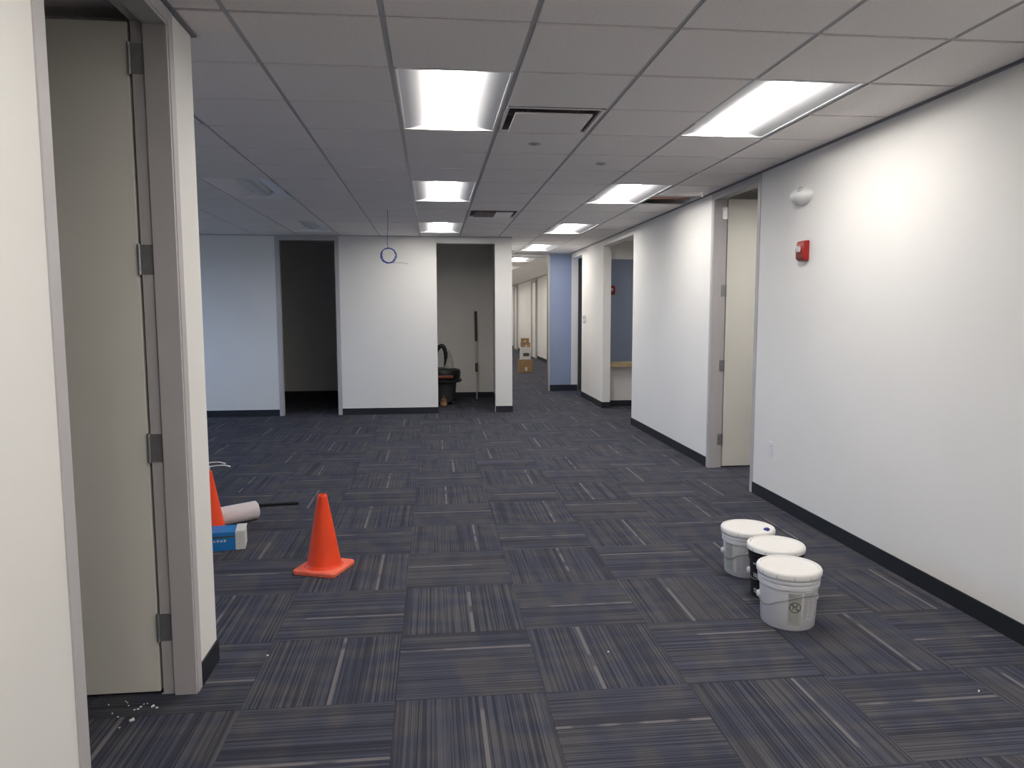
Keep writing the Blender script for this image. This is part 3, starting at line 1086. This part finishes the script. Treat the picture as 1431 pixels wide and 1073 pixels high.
add_tube(bm, [(-0.012, -0.002, 0.002), (0, -0.004, 0.018), (0.012, -0.002, 0.002)], 0.0032, 8)
obj('nose_bridge', bm, 'chalk', t, smooth=True)

# blue carton with a white end
t = thing('blue_carton', 'long blue carton with a white end in front of the cone', 'box', (-1.275, 4.955, 0), R(10))
LB, DB, HB = 0.62, 0.18, 0.125
boxes('blue_sleeve', [(-LB, -0.062, 0, DB, 0.0, HB)], 'box_blue', t, 0.003)
boxes('white_end', [(-0.062, 0.0, 0, DB, 0.0, HB)], 'box_white', t, 0.003)
boxes('end_flap', [(-0.06, 0.004, 0.004, DB*0.5-0.002, HB, HB+0.004), (-0.06, 0.004, DB*0.5+0.002, DB-0.004, HB, HB+0.004)], 'box_white', t)
boxes('dark_stripe', [(-LB, -0.064, -0.0012, 0.0, 0.088, 0.100)], 'ink', t)
boxes('print_line', [(-0.20+k*0.022, -0.186+k*0.022, -0.0014, -0.0002, 0.060, 0.072+0.004*(k % 2)) for k in range(4)], 'label_pale', t)
boxes('end_print', [(-0.048, -0.018, -0.0012, 0.0, 0.085, 0.090)], 'label_pale', t)
boxes('end_print', [(-0.048, -0.030, -0.0012, 0.0, 0.040, 0.046)], 'label_pale', t)

# paper roll lying on the floor behind the carton
p0, p1 = Vector((-1.635, 5.500, 0.070)), Vector((-1.375, 5.70, 0.070))
t = thing('paper_roll', 'white paper roll lying beside the cone and blue carton', 'roll', (p0.x, p0.y, 0), math.atan2(p1.y-p0.y, p1.x-p0.x))
LR = (p1-p0).length
bm = bmesh.new()
n = 36
prof = [(0.022, 0.0), (0.066, 0.0), (0.070, 0.004), (0.070, LR-0.004), (0.066, LR), (0.022, LR), (0.022, 0.0)]
add_lathe(bm, prof, n, cap=False)
bmesh.ops.remove_doubles(bm, verts=bm.verts[:], dist=1e-5)
bmesh.ops.rotate(bm, verts=bm.verts[:], cent=(0, 0, 0), matrix=Matrix.Rotation(R(90), 3, 'Y'))
bmesh.ops.translate(bm, verts=bm.verts[:], vec=(0, 0, 0.070))
obj('paper', bm, 'paper_roll', t, smooth=True)
bm = bmesh.new()
add_lathe(bm, [(0.0215, 0.002), (0.0215, LR-0.002), (0.0190, LR-0.002), (0.0190, 0.002), (0.0215, 0.002)], n, cap=False)
bmesh.ops.rotate(bm, verts=bm.verts[:], cent=(0, 0, 0), matrix=Matrix.Rotation(R(90), 3, 'Y'))
bmesh.ops.translate(bm, verts=bm.verts[:], vec=(0, 0, 0.070))
obj('core', bm, 'cardboard', t, smooth=True)

# dark bar on the carpet
a, b = floor_at(296, 712), floor_at(418, 704.5)
t = thing('dark_bar', 'thin black bar lying on the carpet beyond the paper roll', 'bar', (b.x, b.y, 0), math.atan2(b.y-a.y, b.x-a.x))
bm = bmesh.new()
add_tube(bm, [(-0.95, 0, 0.012), (-0.5, 0, 0.012), (-0.006, 0, 0.012)], 0.012, 10)
obj('tube', bm, 'black_plastic', t, smooth=True)
bm = bmesh.new()
add_tube(bm, [(-0.008, 0, 0.0125), (0, 0, 0.0125)], 0.0125, 10)
obj('end_cap', bm, 'vac_grey', t, smooth=True)


# ------------------------------------------------------------------ buckets
def surf(r, a, z, out=0.0):
    return ((r+out)*math.cos(a), (r+out)*math.sin(a), z)


def bucket(label, loc, H, rt, rb, body_m, group, facing):
    """facing = angle on the bucket that points at the camera"""
    t = thing('plastic_bucket', label, 'bucket', loc, 0, group)
    zt = H-0.022
    rad = lambda z: rb+(rt-rb)*z/zt
    bm = bmesh.new()
    add_lathe(bm, [(rb-0.008, 0.004), (rb-0.005, 0.0), (rb, 0.006), (rad(zt*0.76), zt*0.76), (rad(zt*0.76)+0.007, zt*0.765), (rad(zt*0.76)+0.008, zt*0.83),
                   (rad(zt*0.83)+0.001, zt*0.835), (rt-0.001, zt*0.875), (rt+0.007, zt*0.88), (rt+0.007, zt*0.93), (rt, zt*0.935), (rt, zt), (rt-0.004, zt)], 56)
    obj('pail', bm, body_m, t, smooth=True)
    bm = bmesh.new()
    R0 = rt+0.013
    add_lathe(bm, [(rt+0.004, H-0.029), (R0, H-0.030), (R0+0.001, H-0.012), (R0-0.004, H-0.003), (R0-0.010, H), (R0-0.016, H), (R0-0.020, H-0.007),
                   (0.05, H-0.0065), (0.001, H-0.006)], 64)
    lid = obj('lid', bm, 'lid_white', t, smooth=True)
    bm = bmesh.new()
    for k in range(12):
        a = facing+k*math.pi/6+0.18
        c, s = math.cos(a), math.sin(a)
        p = Vector(surf(R0+0.0012, a, 0))
        tx = Vector((-s, c, 0))
        q = [p+tx*0.0014+Vector((0, 0, H-0.030)), p-tx*0.0014+Vector((0, 0, H-0.030)), p-tx*0.0014+Vector((0, 0, H-0.014)), p+tx*0.0014+Vector((0, 0, H-0.014))]
        bm.faces.new([bm.verts.new(v) for v in q])
    obj('tear_notch', bm, 'ink_soft', lid)
    # ears and bail
    for s in (-1, 1):
        a = facing+(1.95 if s > 0 else -1.50)
        bm = bmesh.new()
        add_lathe(bm, [(0.020, -0.004), (0.020, 0.006), (0.012, 0.016), (0.010, 0.016)], 16)
        bmesh.ops.rotate(bm, verts=bm.verts[:], cent=(0, 0, 0), matrix=Matrix.Rotation(R(90), 3, 'Y'))
        bmesh.ops.rotate(bm, verts=bm.verts[:], cent=(0, 0, 0), matrix=Matrix.Rotation(a, 3, 'Z'))
        zz = zt*0.47
        bmesh.ops.translate(bm, verts=bm.verts[:], vec=surf(rad(zz), a, zz))
        obj('bail_ear', bm, 'bucket_white', t, smooth=True)
    bm = bmesh.new()
    pts = []
    for k in range(41):
        f = k/40
        a = facing-1.50+3.45*f
        z = zt*0.47-0.022*math.sin(math.pi*min(1, f/0.3))+0.055*math.sin(math.pi*max(0, (f-0.28)/0.72))
        pts.append(surf(rad(z), a, z, 0.006))
    add_tube(bm, pts, 0.0021, 6)
    obj('bail', bm, 'steel', t, smooth=True)
    return t, rad, zt


def patch(name, t, rad, a0, a1, z0, z1, m, out=0.0012, n=10):
    bm = bmesh.new()
    lo = [bm.verts.new(surf(rad(z0), a0+(a1-a0)*k/n, z0, out)) for k in range(n+1)]
    hi = [bm.verts.new(surf(rad(z1), a0+(a1-a0)*k/n, z1, out)) for k in range(n+1)]
    for k in range(n):
        bm.faces.new((lo[k], lo[k+1], hi[k+1], hi[k]))
    return obj(name, bm, m, t, smooth=True)


def strips(name, t, rad, rects, m, out=0.002, n=4):
    bm = bmesh.new()
    for a0, a1, z0, z1 in rects:
        lo = [bm.verts.new(surf(rad(z0), a0+(a1-a0)*k/n, z0, out)) for k in range(n+1)]
        hi = [bm.verts.new(surf(rad(z1), a0+(a1-a0)*k/n, z1, out)) for k in range(n+1)]
        for k in range(n):
            bm.faces.new((lo[k], lo[k+1], hi[k+1], hi[k]))
    return obj(name, bm, m, t)


def ring_on(name, t, rad, ac, zc, rr, wd, m, slash=True, ry=1.0, out=0.0026):
    bm = bmesh.new()
    n = 28
    def P(dx, dz):
        z = zc+dz
        return surf(rad(z), ac+dx/rad(z), z, out)
    i_ = [bm.verts.new(P((rr-wd)*math.cos(2*math.pi*k/n), (rr-wd)*ry*math.sin(2*math.pi*k/n))) for k in range(n)]
    o_ = [bm.verts.new(P(rr*math.cos(2*math.pi*k/n), rr*ry*math.sin(2*math.pi*k/n))) for k in range(n)]
    for k in range(n):
        j = (k+1) % n
        bm.faces.new((i_[k], i_[j], o_[j], o_[k]))
    if slash:
        d = rr*0.70
        w = wd*0.5
        vs = [P(-d-w, d-w), P(-d+w, d+w), P(d+w, -d+w), P(d-w, -d-w)]
        bm.faces.new([bm.verts.new(v) for v in vs])
    return obj(name, bm, m, t)


FA = math.atan2(-3.45, -1.79)     # towards the camera
t, rad, zt = bucket('white lidded bucket with a printed warning label', (1.79, 3.45, 0), 0.297, 0.145, 0.131, 'bucket_white', 'paint buckets by the right wall', FA)
# local angle grows anticlockwise seen from above: to the right in the photograph
A0 = FA
lb = patch('warning_label', t, rad, A0+0.02, A0+0.48, 0.030, 0.196, 'label_grey')
ring_on('warning_ring', lb, rad, A0+0.25, 0.125, 0.028, 0.0045, 'ink')
random.seed(3)
rc = []
for k in range(5):
    for c in range(4):
        rc.append((A0+0.055+c*0.08, A0+0.055+c*0.08+random.uniform(0.03, 0.065), 0.160+k*0.007, 0.163+k*0.007))
for c in range(7):
    rc.append((A0+0.045+c*0.05, A0+0.065+c*0.05, 0.036+random.uniform(0, 0.012), 0.085+random.uniform(-0.012, 0.006)))
strips('warning_text', lb, rad, rc, 'ink_soft')
# crawling figure inside the ring, reduced to a few strokes
strips('warning_figure', lb, rad, [(A0+0.17, A0+0.30, 0.126, 0.131), (A0+0.17, A0+0.195, 0.113, 0.127), (A0+0.27, A0+0.29, 0.113, 0.127), (A0+0.29, A0+0.335, 0.129, 0.141)], 'ink')
lb = patch('side_label', t, rad, A0+0.58, A0+1.08, 0.055, 0.196, 'label_pale')
strips('side_text', lb, rad, [(A0+0.56+0.22*c, A0+0.74+0.22*c+random.uniform(-0.05, 0.02), 0.065+k*0.009, 0.0685+k*0.009) for k in range(15) for c in range(2)], 'ink_soft')

FB = math.atan2(-3.79, -1.885)
t, rad, zt = bucket('black bucket with a white lid between two white buckets', (1.885, 3.79, 0), 0.297, 0.142, 0.128, 'black_plastic', 'paint buckets by the right wall', FB)
strips('print', t, rad, [(FB-0.95+0.09*c, FB-0.89+0.09*c, z, z+0.010) for c in range(3) for z in (0.030, 0.044, 0.12, 0.132, 0.19)], 'label_pale')

FC = math.atan2(-4.15, -1.886)
t, rad, zt = bucket('white bucket with a dark blue blob on its lid', (1.886, 4.16, 0), 0.285, 0.145, 0.131, 'bucket_white', 'paint buckets by the right wall', FC)
lb = patch('side_label', t, rad, FC-1.05, FC-0.62, 0.035, 0.196, 'label_grey', 0.0012)
ring_on('emblem_ring', lb, rad, FC-0.90, 0.125, 0.024, 0.004, 'ink_soft', False, 1.5)
patch('pale_label', t, rad, FC-0.60, FC-0.42, 0.03, 0.196, 'label_pale')
strips('label_text', t, rad, [(FC-0.36+0.2*c, FC-0.22+0.2*c, 0.05+k*0.010, 0.0535+k*0.010) for k in range(12) for c in range(3)], 'label_pale', 0.0015)
bm = bmesh.new()
bmesh.ops.create_icosphere(bm, subdivisions=3, radius=1)
for v in bm.verts:
    x, y, z = v.co
    k = 1+0.25*math.sin(3*math.atan2(y, x)+0.6)
    v.co = (x*0.017*k, y*0.017*k, max(0.0, z)*0.016)
o = obj('paint_blob', bm, 'paint_blue', smooth=True, loc=(1.886+0.086, 4.16-0.075, 0.285-0.0066))
tag(o, 'dark blue paint blob on a white bucket lid', 'paint blob')

# ------------------------------------------------------------------ closet contents
# wet and dry vacuum, seen from the side
t = thing('shop_vacuum', 'black wet and dry vacuum standing inside the closet', 'vacuum', (0.16, 12.72, 0))
bm = bmesh.new()
add_lathe(bm, [(0.195, 0.045), (0.205, 0.06), (0.232, 0.375), (0.236, 0.39)], 28)
obj('tank', bm, 'vac_grey', t, smooth=True)
bm = bmesh.new()
add_lathe(bm, [(0.30, 0.385), (0.325, 0.40), (0.325, 0.43), (0.29, 0.45), (0.30, 0.47), (0.305, 0.56), (0.29, 0.60), (0.20, 0.625)], 28)
obj('motor_head', bm, 'black_plastic', t, smooth=True)
bm = bmesh.new()
add_box(bm, -0.12, 0.17, -0.325, -0.27, 0.470, 0.520)
obj('latch_band', bm, 'vac_orange', t, bevel=0.01)
bm = bmesh.new()
hp = []
for k in range(25):
    f = k/24
    hp.append((-0.16+0.20*math.sin(f*math.pi*0.60)+0.02*f, -0.02, 0.60+0.41*math.sin(math.pi*(0.18+0.82*f))))
add_tube(bm, hp, [0.034+0.004*(k % 2) for k in range(25)], 12)
obj('hose', bm, 'black_plastic', t, smooth=True)
for x, y in ((0.17, -0.1), (0.17, 0.12), (-0.15, -0.12), (-0.15, 0.12)):
    bm = bmesh.new()
    add_lathe(bm, [(0.022, 0.0), (0.034, 0.012), (0.034, 0.035), (0.02, 0.055)], 14, x, y)
    obj('caster', bm, 'black_plastic', t, smooth=True)
# crumpled grey filter bag on the vacuum
bm = bmesh.new()
add_lathe(bm, [(0.095, 0.0), (0.09, 0.05), (0.065, 0.15), (0.045, 0.22), (0.018, 0.285), (0.008, 0.30)], 14)
random.seed(4)
for v in bm.verts:
    v.co.x *= 1+random.uniform(-0.12, 0.12)
    v.co.y *= 1+random.uniform(-0.12, 0.12)
obj('filter_bag', bm, 'bag_grey', t, smooth=True, loc=(0.105, 0.0, 0.624))
# small brown bottle
t = thing('brown_bottle', 'small brown bottle on the floor before the black vacuum', 'bottle', (0.16, 12.28, 0))
bm = bmesh.new()
add_lathe(bm, [(0.052, 0.0), (0.056, 0.006), (0.056, 0.11), (0.046, 0.135), (0.022, 0.15), (0.020, 0.165)], 20)
obj('bottle_body', bm, 'bottle_brown', t, smooth=True)
bm = bmesh.new()
add_lathe(bm, [(0.0565, 0.03), (0.0570, 0.031), (0.0570, 0.085), (0.0565, 0.086)], 20, cap=False)
obj('bottle_label', bm, 'cardboard', t, smooth=True)
bm = bmesh.new()
add_lathe(bm, [(0.024, 0.163), (0.024, 0.185), (0.020, 0.188)], 16)
obj('cap', bm, 'bottle_brown', t, smooth=True)
# extension pole leaning on the closet back wall
t = thing('extension_pole', 'long extension pole with dark grips leaning in the closet', 'pole', (0.785, 13.35, 0))
tp = Vector((0.0, 0.215, 1.60))
def seg(name, f0, f1, r, m):
    bm = bmesh.new()
    add_tube(bm, [tp*f0, tp*((f0+f1)/2), tp*f1], r, 12)
    obj(name, bm, m, t, smooth=True)
seg('tip', 0.0, 0.31, 0.009, 'pole_light')
seg('lower_grip', 0.31, 0.41, 0.024, 'pole_dark')
seg('shaft', 0.41, 0.66, 0.016, 'pole_light')
seg('upper_grip', 0.66, 1.0, 0.024, 'pole_dark')

# ------------------------------------------------------------------ boxes in the distant corridor
def carton(name, label, x, y, z, w, d, h, m, rz, kind):
    t = thing(name, label, 'box', (x, y, z), rz, 'stacked boxes in the corridor')
    boxes('carton_body', [(-w/2, w/2, -d/2, d/2, 0, h)], m, t, 0.004)
    if kind == 'tape':
        boxes('tape', [(-w/2-0.001, w/2+0.001, -0.025, 0.025, h, h+0.002), (-0.03, 0.03, -d/2-0.002, -d/2, h*0.15, h*0.42)], 'box_print', t)
    elif kind == 'print':
        bm = bmesh.new()
        n = 20
        vs = [bm.verts.new((0.02+(0.055 if math.cos(a) > 0 else -0.055)+0.03*math.cos(a), -d/2-0.0015, h*0.40+0.045*math.sin(a))) for a in [2*math.pi*(k+0.5)/n for k in range(n)]]
        bm.faces.new(vs)
        obj('hand_hole', bm, 'ink', t)
        boxes('tape', [(-w/2-0.001, w/2+0.001, -0.02, 0.02, h, h+0.002)], 'cardboard', t)
    return t


carton('cardboard_box', 'brown cardboard box on the floor under the white box', 2.42, 19.25, 0, 0.335, 0.30, 0.34, 'cardboard', R(4), 'tape')
carton('white_box', 'white box with dark oval hand hole between two brown boxes', 2.42, 19.25, 0.343, 0.27, 0.26, 0.325, 'box_print', R(-3), 'print')
carton('cardboard_box', 'small brown box on top of the white box', 2.425, 19.25, 0.671, 0.225, 0.20, 0.12, 'cardboard', R(5), 'tape')
carton('cardboard_box', 'smallest brown box topping the stack in the corridor', 2.415, 19.25, 0.794, 0.215, 0.19, 0.11, 'cardboard', R(-6), 'tape')

# ------------------------------------------------------------------ crumbs on the carpet
random.seed(11)
bm = bmesh.new()
def chip(bm, x, y, s):
    n = 6
    a0 = random.uniform(0, 6)
    el = random.uniform(0.4, 0.8)
    up, dn = [], []
    for k in range(n):
        a = 2*math.pi*k/n
        rr = s*random.uniform(0.7, 1.1)
        px_, py_ = rr*math.cos(a), rr*el*math.sin(a)
        X, Y = x+px_*math.cos(a0)-py_*math.sin(a0), y+px_*math.sin(a0)+py_*math.cos(a0)
        up.append(bm.verts.new((X, Y, s*0.55)))
        dn.append(bm.verts.new((X, Y, 0.0)))
    bm.faces.new(up)
    bm.faces.new(list(reversed(dn)))
    for k in range(n):
        bm.faces.new((dn[k], dn[(k+1) % n], up[(k+1) % n], up[k]))
for p, s in (((152, 985), 4), ((178, 982), 3), ((193, 991), 5), ((214, 987), 8), ((219, 989), 5), ((157, 997), 4), ((165, 1002), 4), ((184, 1007), 9),
             ((167, 1017), 4), ((228, 969), 5), ((250, 969), 6), ((197, 988), 5), ((188, 992), 4), ((206, 983), 3), ((201, 984), 3), ((180, 986), 3), ((176, 980), 3), ((186, 1004), 5)):
    w = floor_at(*p)
    chip(bm, w.x, w.y, s*0.0012)
o = obj('plaster_crumbs', bm, 'chalk')
o['kind'] = 'stuff'
tag(o, 'scattered white plaster chips on the carpet under the left door', 'plaster chips')
for p, s, lab in (((850, 911), 0.006, 'tiny white plaster chip on the open carpet between cone and buckets'), ((1368, 966), 0.008, 'white plaster chip near the right wall baseboard'),
                  ((374, 916), 0.006, 'tiny white plaster chip near the left door frame')):
    bm = bmesh.new()
    chip(bm, 0, 0, s)
    w = floor_at(*p)
    tag(obj('plaster_chip', bm, 'chalk', loc=(w.x, w.y, 0)), lab, 'plaster chip', 'single plaster chips')
